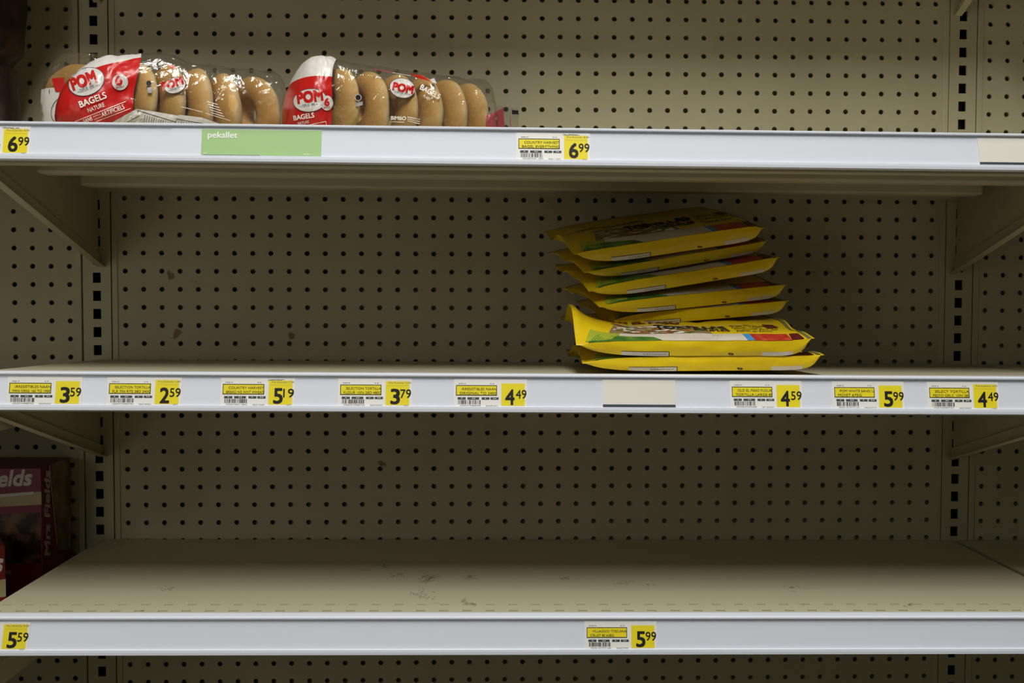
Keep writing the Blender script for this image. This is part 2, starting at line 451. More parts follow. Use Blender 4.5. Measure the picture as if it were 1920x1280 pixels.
# slotted uprights --------------------------------------------------
def upright(xc, yfrac, label):
    b = B3(); zf = -0.02; x0, x1 = xc - 0.76, xc + 0.76; hw, hh = 0.215, 0.28
    ys = [k + yfrac for k in range(-25, 26)]
    sx0, sx1 = xc - hw, xc + hw
    b.quad((x0, -45, zf), (sx0, -45, zf), (sx0, FY, zf), (x0, FY, zf))
    b.quad((sx1, -45, zf), (x1, -45, zf), (x1, FY, zf), (sx1, FY, zf))
    prev = -45
    for y in ys:
        b.quad((sx0, prev, zf), (sx1, prev, zf), (sx1, y - hh, zf), (sx0, y - hh, zf)); prev = y + hh
        for q in (((sx0, y - hh), (sx1, y - hh)), ((sx1, y - hh), (sx1, y + hh)), ((sx1, y + hh), (sx0, y + hh)), ((sx0, y + hh), (sx0, y - hh))):
            (xa, ya), (xb, yb) = q
            b.quad((xa, ya, zf), (xb, yb, zf), (xb, yb, zf + 0.1), (xa, ya, zf + 0.1))
    b.quad((sx0, prev, zf), (sx1, prev, zf), (sx1, FY, zf), (sx0, FY, zf))
    b.quad((x0, -45, zf), (x0, FY, zf), (x0, FY, 1.9), (x0, -45, 1.9)); b.quad((x1, FY, zf), (x1, -45, zf), (x1, -45, 1.9), (x1, FY, 1.9))
    o = b.build('slotted_upright', m_metal)
    k = B3(); k.box(x0 + 0.05, x1 - 0.05, -45, FY, 1.2, 1.3); k.build('inner_web', m_dark, o)  # web coloured near-black for the shade inside the upright
    tag(o, label, 'upright', 'slotted steel uprights'); return o
upright(-24.05, 0.37, 'beige slotted steel upright at the left of the wide back panel')
upright(24.08, 0.66, 'beige slotted steel upright at the right of the wide back panel')

# shelves -----------------------------------------------------------
ROLL = 0.0055
TAU = math.radians(9)
RAIL_TOP = (0.10, -13.98)      # (Y below the deck top, z) of the top of the rail face
RAIL_H = 1.33
def railpt(t, off=0.0):
    """point on the rail face, t inches below its top, off inches in front of it"""
    Y = RAIL_TOP[0] + t * math.cos(TAU) - off * math.sin(TAU)
    z = RAIL_TOP[1] - t * math.sin(TAU) - off * math.cos(TAU)
    return Y, z

def make_deck(b, x0, x1, slots=True):
    zs = [-0.15, -12.15, -12.30, -13.02, -13.20, -13.80]
    n = int(x1 - x0)
    for i in range(len(zs) - 1):
        za, zb = zs[i], zs[i + 1]
        if slots and i in (1, 3):
            xx = x0
            for k in range(n):
                c = x0 + 0.5 + k + (0.0 if i == 3 else 0.0)
                b.quad((xx, 0, zb), (c - .2, 0, zb), (c - .2, 0, za), (xx, 0, za)); xx = c + .2
                for (xa, z_a), (xb, z_b) in (((c - .2, zb), (c + .2, zb)), ((c + .2, zb), (c + .2, za)), ((c + .2, za), (c - .2, za)), ((c - .2, za), (c - .2, zb))):
                    b.quad((xa, 0, z_a), (xb, 0, z_b), (xb, .12, z_b), (xa, .12, z_a))
            b.quad((xx, 0, zb), (x1, 0, zb), (x1, 0, za), (xx, 0, za))
        else:
            b.quad((x0, 0, zb), (x1, 0, zb), (x1, 0, za), (x0, 0, za))

def make_shelf(label, x0=-23.9, x1=23.9, brackets=True, tip=5.4, group='shelves of the bay'):
    root = empty('store_shelf')
    b = B3(); make_deck(b, x0, x1)
    b.build('deck', m_deck, root, local=True)
    b = B3(); b.box(x0 + .1, x1 - .1, 0.12, 0.138, -13.3, -12.0); b.build('slot_shade', m_dark, root, local=True)  # dark sheet that paints the shade in the deck slots
    # pan: sides, back, front lip and underside in thin sheet
    b = B3()
    b.prism([(0.005, -13.80), (0.005, -13.74), (1.56, -13.74), (1.56, -13.0), (1.62, -13.0), (1.62, -13.80)], x0, x1)
    b.box(x0, x0 + .06, 0.005, 1.3, -13.7, -0.2); b.box(x1 - .06, x1, 0.005, 1.3, -13.7, -0.2)
    b.box(x0, x1, 0.14, 0.2, -13.7, -0.2); b.box(x0, x1, 0.005, 1.3, -0.26, -0.2)
    b.build('front_lip', m_metal, root, local=True)
    for z in (-9.75, -4.9):
        b = B3(); b.prism([(0.2, z), (1.50, z), (1.50, z + 1.05), (0.2, z + 1.05)], x0 + .95, x1 - .95)
        b.build('stiffener', m_metal, root, local=True, bevel=0.12)
    if brackets:
        for s in (-1, 1):
            xa = s * 23.98; b = B3()
            lo, hi = min(xa, xa - s * .09), max(xa, xa - s * .09)
            b.prism([(0.2, -13.55), (1.60, -13.55), (tip, -0.06), (0.2, -0.06)], lo, hi)
            k = math.hypot(13.5, tip - 1.6)
            q = xa - s * .21; lo, hi = min(xa, q), max(xa, q)
            b.prism([(1.0, -13.5), (1.6, -13.5), (tip, -0.10), (tip - .62, -0.10)], lo, hi)
            b.prism([(tip - .02, -0.10), (1.6, -13.5), (1.66, -13.5), (tip + .05, -0.10)], min(xa, xa - s * .42), max(xa, xa - s * .42))
            b.build('bracket', m_metal, root, local=True, bevel=0.03)
    # white plastic price rail clipped over the lip
    r = []
    for t, off in ((0.0, 0.0), (RAIL_H, 0.0)): r.append(railpt(t, off))
    (ya, za), (yb, zb) = r
    y2, z2 = railpt(RAIL_H, 0.10); y3, z3 = railpt(RAIL_H + .11, 0.08); y4, z4 = railpt(RAIL_H + .12, -0.16)
    y5, z5 = railpt(RAIL_H - .10, 0.10); y6, z6 = railpt(RAIL_H - .12, 0.02)
    b = B3()
    b.prism([(-0.07, -13.55), (-0.075, -13.72), (-0.05, -14.02), (-0.01, -14.10), (0.05, -14.10), (ya - .02, za - .0),
             (y6, z6 + .02), (y5, z5), (y2, z2), (y3, z3), (y4, z4), (0.10, -13.88), (-0.005, -13.82), (-0.005, -13.55)], x0 - .05, x1 + .05)
    b.build('price_rail', m_rail, root, local=True)
    tag(root, label, 'shelf', group)
    return root
def copy_tree(o, parent=None):
    c = o.copy(); COL.objects.link(c)
    if parent: c.parent = parent
    for ch in list(o.children): copy_tree(ch, c)
    return c
SHELF = {}
def place(o, Y, tilt, x=0.0):
    o.location = W(x, Y + ROLL * x, 0)
    o.rotation_euler = (-tilt, ROLL, 0)
    return o
def shelf_matrix(o):
    return Matrix.Translation(o.location) @ o.rotation_euler.to_matrix().to_4x4()
def loc(x, Y, z):
    return Vector((x * I, z * I, -Y * I))
sh_top = place(make_shelf('upper beige shelf holding the bagel bags', tip=5.35), -9.49, 0.0)
sh_mid = place(copy_tree(sh_top), 1.01, math.radians(1.0)); sh_mid['label'] = 'middle beige shelf holding the pile of yellow tortilla packs'
sh_low = place(copy_tree(sh_top), 11.0, 0.0); sh_low['label'] = 'bare lowest beige shelf with scuffed deck'
sh_abv = place(copy_tree(sh_top), -23.85, 0.0); sh_abv.scale = (1, 0.67, 1); sh_abv['label'] = 'shelf above the bagels, only its bracket tips showing at the top edge'
sh_right = place(make_shelf('beige shelf of the next bay at lower right, past a thin seam', brackets=False, group='shelves of the neighbour bays'), 11.0, 0.0, 48.12)
sh_left = place(copy_tree(sh_right), 13.7, 0.0, -48.12); sh_left['label'] = 'shelf of the left bay carrying the red cookie boxes'
for _x, _Y, _t, _lb in ((48.12, -9.49, 0.0, 'shelf of the right bay level with the upper shelf'), (48.12, 1.01, 1.0, 'shelf of the right bay level with the middle shelf'), (48.12, -23.0, 0.0, 'added high shelf of the right bay above the frame'),
                     (-48.12, 2.3, 0.0, 'shelf of the left bay above the red cookie boxes, in deep shade'), (-48.12, -21.4, 0.0, 'added high shelf of the left bay above the brown pouch')):
    _o = place(copy_tree(sh_right), _Y, math.radians(_t), _x); _o['label'] = _lb
    if _Y < -20: _o.scale = (1, 0.70 if _x > 0 else 1.0, 1)  # the high shelves are unseen, added to shade the side bays
sh_leftup = place(copy_tree(sh_right), -9.6, 0.0, -48.12); sh_leftup['label'] = 'shelf of the left bay carrying the dark brown pouch'

for _x, _lb in ((0.0, 'added base shelf below the frame in the middle bay'), (-48.12, 'added base shelf below the frame in the left bay'), (48.12, 'added base shelf below the frame in the right bay')):  # added out of view to block light bounced off the floor
    _o = place(copy_tree(sh_right), 21.5, 0.0, _x); _o['label'] = _lb; _o['group'] = 'added base shelves below the frame'
# scuffs rubbed into the lowest deck
m_scuff = mat('scuff_dirt', (0.20, 0.17, 0.105), 0.7, 0.2)
_r = random.Random(3); p = P2()
for px_, py_, wx, wy, n_, an in ((801, 1085, 16, 9, 60, -.5), (742, 1077, 18, 5, 18, .35), (790, 1116, 20, 9, 28, -.45), (880, 1080, 12, 5, 14, .2), (1057, 1083, 7, 2, 12, .1),
                             (868, 1127, 8, 3, 12, .2), (885, 1132, 5, 2, 7, 0), (1165, 1092, 14, 3, 9, .1), (1210, 1096, 10, 2, 6, .15), (716, 1062, 10, 4, 10, .1), (310, 1103, 16, 5, 12, .1), (1480, 1100, 22, 5, 10, .05), (1700, 1135, 14, 3, 9, .1)):
    for k in range(n_):
        a = an + _r.gauss(0, .35); l_ = _r.uniform(2, 9); x = px_ + _r.gauss(0, wx * .5); y = py_ + _r.gauss(0, wy * .5)
        p.line((x, y), (x + l_ * math.cos(a), y + l_ * math.sin(a)), _r.uniform(.3, .7), m_scuff, 1 + k % 3, 1)
_M = shelf_matrix(sh_low); _Mi = _M.inverted()
def on_deck(x, y, layer):
    o_ = _Mi @ CAMW; d = _Mi.to_3x3() @ pxray(x, y); k = -o_.z / d.z; h = o_ + d * k
    return Vector((h.x, h.y, (0.003 + .0015 * layer) * I))
p.build('scuff_mark', sh_low, on_deck)

# price tags ----------------------------------------------------------
def solve_rail(shelf, px, py):
    """pixel -> (x, t) on the rail face of a shelf"""
    Mi = shelf_matrix(shelf).inverted()
    o_ = Mi @ CAMW; d = Mi.to_3x3() @ pxray(px, py)
    ya, za = railpt(0); yb, zb = railpt(1)
    P = loc(0, ya, za); T = (loc(0, yb, zb) - P); N = Vector((1, 0, 0)).cross(T)
    k = (P - o_).dot(N) / d.dot(N); h = o_ + d * k
    return h.x / I, (h - P).dot(T) / T.length_squared
def rail_map(shelf, x0, t0, off0=0.03, skew=0.0):
    Mx = shelf_matrix(shelf)
    def fn(x, y, layer):
        Y, z = railpt(t0 + y, off0 + 0.004 * layer)
        return Mx @ loc(x0 + x + skew * y, Y, z)
    return fn
def card(name, shelf, x0, t0, w, h, m, thick=0.02, skew=0.0):
    """a thin card standing in the rail"""
    f = rail_map(shelf, x0, t0, 0.012, skew); vs = []
    Mx = shelf_matrix(shelf)
    for off in (0.012, 0.012 + thick):
        for x, y in ((0, 0), (w, 0), (w, h), (0, h)):
            Y, z = railpt(t0 + y, off); vs.append(Mx @ loc(x0 + x + skew * y, Y, z))
    return link_mesh(name, vs, [(0, 1, 2, 3), (7, 6, 5, 4), (0, 4, 5, 1), (1, 5, 6, 2), (2, 6, 7, 3), (3, 7, 4, 0)], m)
rnd = random.Random(5)
def price_tag(shelf, pxl, py, price, l1, l2, label, subsidy=None, code='00059749897', num='96474942', scribble=False, nnc=False, inkm=None, name_box=True, skew=0.0):
    x0, _ = solve_rail(shelf, pxl, py)
    w, h = 3.06, 1.17; t0 = 0.075
    o = card('price_tag', shelf, x0, t0, w, h, m_card, skew=skew)
    tag(o, label, 'price tag', 'price tags in the shelf rails')
    fn = rail_map(shelf, x0, t0, 0.034, skew)
    big, small = price
    p = P2(); p.rect(1.98, 0.10 if subsidy else 0.17, 2.96, 1.10, m_yel, 1)
    p.build('price_block', o, fn)
    if name_box:
        p = P2(); p.rect(0.09, 0.25, 1.80, 0.68, m_yel, 1); p.frame(0.09, 0.25, 1.80, 0.68, 0.028, m_ink, 2)
        p.build('name_box', o, fn)
    p = P2()
    p.text(big, 2.20 if big != '4' else 2.16, 1.05, 0.36, 0.62, m_ink, 3, bold=0.02)
    p.text(small, 2.59, 0.80, 0.44, 0.36, m_ink, 3, bold=0.008)
    p.build('price_digits', o, fn)
    p = P2(); ik = m_ink
    if l1:
        p.text(l1, 0.33, 0.46, 1.45 if len(l1) > 14 else 1.25, 0.105, ik, 3)
        p.text(l2, 0.24, 0.635, 1.56 if len(l2) > 14 else 1.0, 0.105, ik, 3)
    if p.v: p.build('product_text', o, fn)
    p = P2(); [p.rect(q, .165, q + .05, .19, m_grey, 3) for q in (.20, .27, .34, .44, 1.52, 1.62)]
    p.build('date_text', o, fn)
    p = P2()
    for a, b_ in ((0.16, 0.50), (0.57, 1.06), (1.16, 1.49), (1.53, 1.87)): p.rect(a, 0.755, b_, 0.845, m_slate, 2)
    for a in (0.31, 0.76, 0.84, 1.29, 1.64, 1.72): p.rect(a, .785, a + .05, .815, m_card, 3)
    p.build('header_bars', o, fn)
    p = P2(); x = 0.18
    while x < 1.10:
        wd = rnd.choice((0.012, 0.012, 0.025, 0.04)); p.rect(x, 0.87, x + wd, 1.04, ik, 2); x += wd + rnd.choice((0.014, 0.02, 0.032))
    p.build('barcode', o, fn)
    p = P2()
    p.text(code, 0.26, 1.125, 0.86, 0.055, m_grey, 2); p.text(num, 1.34, 1.135, 0.50, 0.055, m_grey, 2)
    p.build('code_text', o, fn)
    p = P2()
    if subsidy:
        p.text('Pre Subsidy: ' + subsidy, 2.10, 0.215, 0.92, 0.085, m_grey, 3); p.rect(2.02, 0.29, 2.94, 0.295, m_grey, 2)
    if nnc: p.text('NNC', 2.74, 1.15, 0.20, 0.06, m_grey, 3)
    if scribble:
        for k in range(13):
            a = 1.92 + k * .05 + rnd.uniform(-.02, .02); p.line((a, .075 + rnd.uniform(-.03, .02)), (a + .10, .06 + rnd.uniform(-.03, .04)), .014, m_grey, 3, 1)
    if p.v: p.build('small_print', o, fn)
    return o

TAGS = [
 (sh_top, -85, 260, ('6', '99'), '', '', 'yellow 6.99 price tag cut by the left frame edge on the upper rail', dict(subsidy='8.99', scribble=True, nnc=True)),
 (sh_top, 968, 270, ('6', '99'), 'COUNTRY HARVEST', 'BAGEL EVERYTHING', '6.99 tag naming everything bagels, below the tail of the right bagel bag', dict(subsidy='8.99', scribble=True, nnc=True, code='00068340011803', num='96511307')),
 (sh_mid, 14, 728, ('3', '59'), 'IRRESISTIBLES NAAN', 'MINI ORIG 16S TO 190G', '3.59 tag for mini naan at the far left of the middle rail', dict(code='0005974988766', num='96594727')),
 (sh_mid, 201, 728, ('2', '59'), 'SELECTION TORTILLA', 'FLR 7IN RTE 38D 340G', '2.59 tag for 7 inch tortillas, second from left on the middle rail', dict(subsidy='3.84', nnc=True, code='0005974989793', num='96474952')),
 (sh_mid, 414, 730, ('5', '19'), 'COUNTRY HARVEST', 'BREAD NS WHT WHEAT', '5.19 tag for wheat bread on the middle rail', dict(subsidy='7.39', nnc=True, scribble=True, code='0006340013802', num='96512281')),
 (sh_mid, 634, 732, ('3', '79'), 'SELECTION TORTILLA', 'FLOUR 10IN 28D 480G', '3.79 tag for 10 inch flour tortillas on the middle rail', dict(subsidy='5.59', nnc=True, code='0005974988796', num='96474949')),
 (sh_mid, 851, 733, ('4', '49'), 'IRRESISTIBLES NAAN', 'ORIGINAL TO 240G', '4.49 tag for original naan, left of the blank ivory card', dict(code='0005974988398', num='96594241')),
 (sh_mid, 1368, 736, ('4', '59'), 'OLD EL PASO FLOUR', 'TORTILLA LARGE 8S', '4.59 tag for large flour tortillas under the right end of the yellow packs', dict(code='00058200004688', num='1812050')),
 (sh_mid, 1560, 737, ('5', '99'), 'POM WHITE SAND U', 'MOIST 675G', '5.99 tag for white sandwich bread at the right of the middle rail', dict(code='00061077777123', num='94545719')),
 (sh_mid, 1738, 738, ('4', '49'), 'SELECT TORTILLA', 'PESTO GRLC 10IN 280', '4.49 tag for pesto tortillas, rightmost on the middle rail', dict(subsidy='6.29', nnc=True, code='05974989767', num='96474943')),
 (sh_low, -83, 1196, ('5', '59'), '', '', '5.59 tag at the left end of the lowest rail', dict(subsidy='8.20', nnc=True, skew=-0.06)),
 (sh_low, 1096, 1196, ('5', '99'), 'VILLAGGIO TOSCANA', 'CRUST 8S 638G', '5.99 tag alone near the middle of the lowest rail', dict(code='0006107797166', num='96607749')),
]
for sh, px, py, pr, l1, l2, lb, kw in TAGS:
    price_tag(sh, px, py, pr, l1, l2, lb, **kw)

# blank cards and the green strip
def blank(shelf, pxl, pxr, py, label, skew=0.0):
    x0, _ = solve_rail(shelf, pxl, py); x1, _ = solve_rail(shelf, pxr, py)
    o = card('blank_card', shelf, x0, 0.06, x1 - x0, 1.16, m_blank, skew=skew)
    p = P2(); p.rect(0.0, 1.04, x1 - x0, 1.15, m_slate, 1); p.build('dark_edge', o, rail_map(shelf, x0, 0.06, 0.036, skew))
    return tag(o, label, 'card', 'blank cards in the shelf rails')
blank(sh_mid, 1130, 1266, 733, 'blank ivory card with dark lower edge under the yellow packs')
blank(sh_top, 1832, 1990, 275, 'blank ivory card with dark lower edge at the right end of the upper rail', 0.06)
x0, _ = solve_rail(sh_top, 322, 268); xg, _ = solve_rail(sh_top, 378, 268); x1, _ = solve_rail(sh_top, 603, 268)
o = card('shelf_strip', sh_top, x0, 0.06, x1 - x0, 1.19, m_rail, 0.015)
tag(o, 'green printed strip reading pekallet in the upper rail under the left bagel bags', 'shelf label')
p = P2(); p.rect(xg - x0, 0.03, x1 - x0, 1.12, m_green, 1); p.build('green_print', o, rail_map(sh_top, x0, 0.06, 0.03))
p = P2(); p.text('pekallet', xg - x0 + .26, 0.47, 1.20, 0.33, m_wtext, 3, bold=0.02)
p.build('strip_text', o, rail_map(sh_top, x0, 0.06, 0.03))
p = P2(); [p.rect(xg - x0 + q, 1.03, xg - x0 + q + .05, 1.06, m_wtext, 3) for q in (.12, .19, 4.2, 4.27, 4.34, 4.41)]
p.rect(xg - x0 + .1, 1.10, xg - x0 + 2.4, 1.115, m_grey, 3)
p.build('strip_footer', o, rail_map(sh_top, x0, 0.06, 0.03))

# ------------------------------------------------------------------ bagels and bags
def deckY(shelf, x, z):
    """height (inches, Y down) of a shelf's deck top at x, z"""
    v = shelf_matrix(shelf) @ loc(x, 0, z)
    return (Z0 - v.z) / I

def bagel_mesh(seed, R=1.22, r=0.80, flat=0.86):
    rd = random.Random(seed); NU, NV = 40, 22; vs = []; fs = []
    ph = rd.uniform(0, 6)
    for i in range(NU):
        a = 2 * math.pi * i / NU
        rr = r * (1 + 0.06 * math.sin(a + ph) + 0.04 * math.sin(2 * a + ph * 2))
        for j in range(NV):
            t = 2 * math.pi * j / NV
            q = R + rr * math.cos(t); h = rr * flat * math.sin(t)
            if h > 0: h *= 0.72                       # flat baked underside
            p = Vector((h, q * math.cos(a), q * math.sin(a)))
            p *= 1 + 0.035 * noise.noise(p * 1.1 + Vector((seed * 3.1, 0, 0)))
            # inner seam crease
            vs.append(p * I)
    for i in range(NU):
        for j in range(NV):
            k, l = (i + 1) % NU, (j + 1) % NV
            fs.append((i * NV + j, k * NV + j, k * NV + l, i * NV + l))
    return vs, fs
def bagel(seed, pos, yaw, tilt, label, group, scale=1.0):
    vs, fs = bagel_mesh(seed)
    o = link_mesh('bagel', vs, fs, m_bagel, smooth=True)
    o.location = pos; o.rotation_euler = (seed * 0.7 % 0.3, tilt, yaw); o.scale = (scale,) * 3
    return tag(o, label, 'bagel', group)

class Bag:
    """film tube round a row of bagels; local axis x from the sealed end to the tail"""
    def __init__(s, X, z, ang, L, tail, hh, hw, seed, tailh=0.95, lift=0.0, cap=1.1, peak=None):
        s.X, s.z, s.ang, s.L, s.tail, s.hh, s.hw, s.seed, s.tailh, s.cap, s.peak = X, z, ang, L, tail, hh, hw, seed, tailh, cap, peak
        s.base = W(X, deckY(sh_top, X, z) - 0.03 - lift, z)
        s.ax = Vector((math.cos(ang), math.sin(ang), 0)); s.pp = Vector((-math.sin(ang), math.cos(ang), 0))
    def S(s, u, v, off=0.0, crinkle=True):
        """u inches along, v angle (0 = top, positive to the viewer's side)"""
        L = s.L
        k = 1.0
        if u < s.cap:
            q = max(0.0, u / s.cap); k = (1 - (1 - q) ** 2.2) ** 0.55
        hh, hw = s.hh * k, s.hw * (0.25 + 0.75 * k) * (k if u < .05 else 1)
        c = s.hh * (0.97 if u > s.cap else 0.55 + 0.42 * k)
        if u > L:
            q = min(1.0, (u - L) / 1.3); q = q * q * (3 - 2 * q)
            hh = hh * (1 - q) + s.tailh * q; hw = hw * (1 - q) + 0.05 * q; c = c * (1 - q) + (s.tailh + .05) * q
        if s.peak:
            pu, ph, pw = s.peak; hh *= 1 + ph * math.exp(-((u - pu) / pw) ** 2) * (1 if math.cos(v) > 0 else 0)
        e = 0.80
        sv, cv = math.sin(v), math.cos(v)
        y = -hw * math.copysign(abs(sv) ** e, sv); z = hh * math.copysign(abs(cv) ** e, cv)
        p = Vector((u, y, c + z))
        if crinkle and u > 0.02:
            w = min(1, k)
            n = noise.noise(Vector((u * 1.1, y * 1.3, z * 1.3)) + Vector((s.seed * 7.7, 0, 0)))
            n2 = abs(noise.noise(Vector((u * 2.3 + z, y * 1.6, z * 1.9 - u)) + Vector((s.seed * 3.3, 5, 0))))
            d = 0.10 * n + 0.13 * n2 - 0.04
            rad = Vector((0, y, z)); rad.normalize()
            p += rad * d * w * (0.5 if u > L + .8 else 1)
        if off:
            rad = Vector((0 if u > .35 else -1, y, z)); rad.normalize(); p += rad * off
        if p.z < 0.0: p.z = 0.0 + off * 0
        return s.base + (s.ax * p.x + s.pp * p.y + Vector((0, 0, p.z))) * I
    def film(s, label, cat='bag of bagels'):
        us = []
        u = 0.0
        while u < s.L + s.tail:
            us.append(u); u += 0.05 if u < 1.2 else 0.14
        NV = 84; vs = []; fs = []
        for u in us:
            for j in range(NV): vs.append(s.S(u, 2 * math.pi * j / NV))
        for i in range(len(us) - 1):
            for j in range(NV):
                k = (j + 1) % NV
                fs.append((i * NV + j, i * NV + k, (i + 1) * NV + k, (i + 1) * NV + j))
        o = link_mesh('bagel_bag', vs, fs, m_film, smooth=True)
        tag(o, label, cat, 'bags of bagels on the upper shelf')
        s.o = o; s.bvh = BVHTree.FromPolygons(vs, fs)
        return o
    def wrap(s, name, u1, va, vb, m, nu=24, nv=40, off=0.03, u0=0.0):
        """printed area of the film: u from u0 to u1(v), v from va to vb(u)"""
        vs = []; fs = []
        for j in range(nv + 1):
            for i in range(nu + 1):
                v_ = va + (vb - va) * j / nv
                u = u0 + (u1(v_) - u0) * i / nu
                vs.append(s.S(u, v_, off))
        for j in range(nv):
            for i in range(nu):
                a = j * (nu + 1) + i; fs.append((a, a + 1, a + nu + 2, a + nu + 1))
        return link_mesh(name, vs, fs, m, s.o, smooth=True)
    def end_print(s, u1, za, slope, off=0.03, nu=44, nv=110):
        """printed end of the film, white above a slanted line (za inches up at u = 0) and red below"""
        vs = []; fs = []
        for j in range(nv + 1):
            v_ = 2 * PI * j / nv
            for i in range(nu + 1): vs.append(s.S(u1(v_) * i / nu, v_, off))
        for j in range(nv):
            for i in range(nu):
                a = j * (nu + 1) + i; fs.append((a, a + 1, a + nu + 2, a + nu + 1))
        s.bvh2 = BVHTree.FromPolygons(vs, fs)
        n = (Vector((0, 0, 1)) - s.ax * slope).normalized(); c = s.base + Vector((0, 0, za * I))
        for nm_, m, up in (('white_print', m_bagwhite, True), ('red_print', m_red, False)):
            bm = bmesh.new()
            bv = [bm.verts.new(v) for v in vs]
            for f in fs: bm.faces.new([bv[i] for i in f])
            bmesh.ops.remove_doubles(bm, verts=bm.verts, dist=1e-7)
            bmesh.ops.bisect_plane(bm, geom=bm.verts[:] + bm.edges[:] + bm.faces[:], plane_co=c, plane_no=n, clear_inner=up, clear_outer=not up)
            me = bpy.data.meshes.new(nm_); bm.to_mesh(me); bm.free(); me.materials.append(m)
            me.polygons.foreach_set('use_smooth', [True] * len(me.polygons))
            o = bpy.data.objects.new(nm_, me); COL.objects.link(o); o.parent = s.o
    def print_on(s, name, p, base=0.045):
        """lay flat printed shapes on the film where the photograph shows them"""
        def fn(x, y, layer):
            d = pxray(x, y)
            h, n, i_, dist = s.bvh.ray_cast(CAMW, d)
            h2, n2, i2, dist2 = s.bvh2.ray_cast(CAMW, d)
            if h2 is not None and (h is None or dist2 < dist): h, n = h2, n2
            if h is None: return None
            if abs(n.dot(d)) < 0.08: return None
            return h - d * (base - 0.02 + 0.006 * layer) * I
        return p.refine(2.6).build(name, s.o, fn)
    def bagels(s, us, seeds, labels, group, yaw=0.0, tilts=None, scale=1.0, lat=None, up=0.0):
        for k, (u, sd, lb) in enumerate(zip(us, seeds, labels)):
            la = lat[k] if lat else 0.0
            pos = s.base + (s.ax * u + s.pp * la + Vector((0, 0, 2.10 * scale + up))) * I
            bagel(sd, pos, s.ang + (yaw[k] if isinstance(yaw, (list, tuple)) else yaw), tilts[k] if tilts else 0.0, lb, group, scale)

def pom_badge(p, x, y, rx, ry, rot, tx, ty, tw, th, trot, dx, dy, dw, dh, base=2):
    """oval emblem with red lettering and the small line below it"""
    p.ellipse(x, y, rx + 1.0, ry + 1.0, m_slate, base, rot); p.ellipse(x, y, rx, ry, m_bagwhite, base + 1, rot)
    p.text('POM', tx, ty, tw, th, m_red, base + 3, trot, 0.05)
    p.text('DEPUIS 1890', dx, dy, dw, dh, m_slate, base + 3, trot)
    c, si = math.cos(trot), math.sin(trot)
    p.line((dx - dw * .22 * c, dy - dw * .22 * si - dh * .4), (dx - dw * .06 * c, dy - dw * .06 * si - dh * .4), 0.6, m_slate, base + 3, 2)
    p.line((dx + dw * 1.06 * c, dy + dw * 1.06 * si - dh * .4), (dx + dw * 1.22 * c, dy + dw * 1.22 * si - dh * .4), 0.6, m_slate, base + 3, 2)

PI = math.pi
rad = math.radians
# --- right bag
b2 = Bag(-12.05, -7.75, rad(28), 10.1, 2.7, 2.16, 2.0, 2, tailh=1.55, peak=(1.6, 0.08, 1.3), cap=1.5)
b2.film('right bagel bag with a red and white end, six bagels and a red tail')
b2.end_print(lambda v: 1.55 + 0.75 * max(0, math.cos(v)) ** 3, 3.15, 0.02)
p = P2()
pom_badge(p, 581, 188, 31, 21, -.12, 559, 194, 47, 20, -.13, 567, 201, 24, 5)
p.ellipse(613, 193, 11.5, 14, m_bagwhite, 5); p.text('6', 608.5, 198, 9, 14, m_red, 8, 0, .03); p.text('BAGELS', 607, 203, 12, 3, m_red, 8, -.1, .01)
b2.print_on('front_emblem', p)
p = P2()
p.text('BAGELS', 551, 226, 39, 9, m_wtext, 5, -.16, 0.02); p.text('NATURE', 559, 234, 21, 5, m_wtext, 5, -.16, 0.01)
p.line((575, 235), (611, 227.5), 1.0, m_wtext, 5); p.line((611, 227.5), (612, 235), 1.0, m_wtext, 5, 2)
b2.print_on('front_lettering', p)
p = P2()
p.ellipse(671.6, 182.7, 6.2, 6.2, m_bagwhite, 2); p.ellipse(671.6, 182.7, 5, 5, m_ink, 3); p.grid(((667, 193), (680, 190), (680, 197), (667, 200)), m_sil, 3, 3, 2)
b2.print_on('vent_mark', p)
p = P2()
pom_badge(p, 754.5, 165, 23.5, 18, .22, 736, 168, 38, 14, .20, 744, 174, 21, 4)
b2.print_on('side_emblem', p)
p = P2()
p.text('BAGELS', 787, 167, 40, 10, m_wtext, 4, .50, .02); p.text('PLAIN', 793, 181.5, 14, 5, m_wtext, 4, .5)
b2.print_on('side_lettering', p)
p = P2()
p.text('BIMBO', 733, 224.5, 28, 7, m_wtext, 4, .03, .02); p.line((731, 228), (758, 229), 1, m_wtext, 4)
for k in range(3): p.line((764, 219 + 3.6 * k), (787, 224 + 4.0 * k), 1.1, m_wtext, 4)
b2.print_on('lower_lettering', p)
p = P2()
p.grid(((768, 138), (790, 141), (810, 153), (786, 147)), m_red, 3, 8, 4); p.grid(((806, 149), (814, 146), (819, 157), (810, 154)), m_bagwhite, 3, 4, 4)
p.line((700, 129.5), (736, 136), 1.6, m_pink, 3); p.line((736, 136), (770, 142), .8, m_bagwhite, 3)
b2.print_on('top_print', p)
p = P2()
p.grid(((912, 217), (944, 202), (946, 240), (911, 240)), m_pink, 2, 8, 8); p.line((957, 217), (957, 236), 1.2, m_pink, 3)
b2.print_on('tail_print', p)
p = P2(); p.grid(((960, 206), (993, 209), (990, 215), (960, 214)), m_ink, 3, 6, 2); b2.print_on('tail_strip', p)
nm = ['bagel nearest the printed end of the right bag', 'second bagel from the printed end in the right bag', 'bagel behind the small oval emblem of the right bag',
      'pale-edged bagel under white lettering in the right bag', 'fifth bagel from the printed end in the right bag', 'bagel nearest the red tail of the right bag']
b2.bagels([2.45, 4.05, 5.55, 6.95, 8.3, 9.6], [11, 12, 13, 14, 15, 16], nm, 'bagels in the right bag', yaw=[.16, .10, .10, .05, .05, .05], tilts=[.10, .05, .03, .02, 0, -.04], scale=0.985)

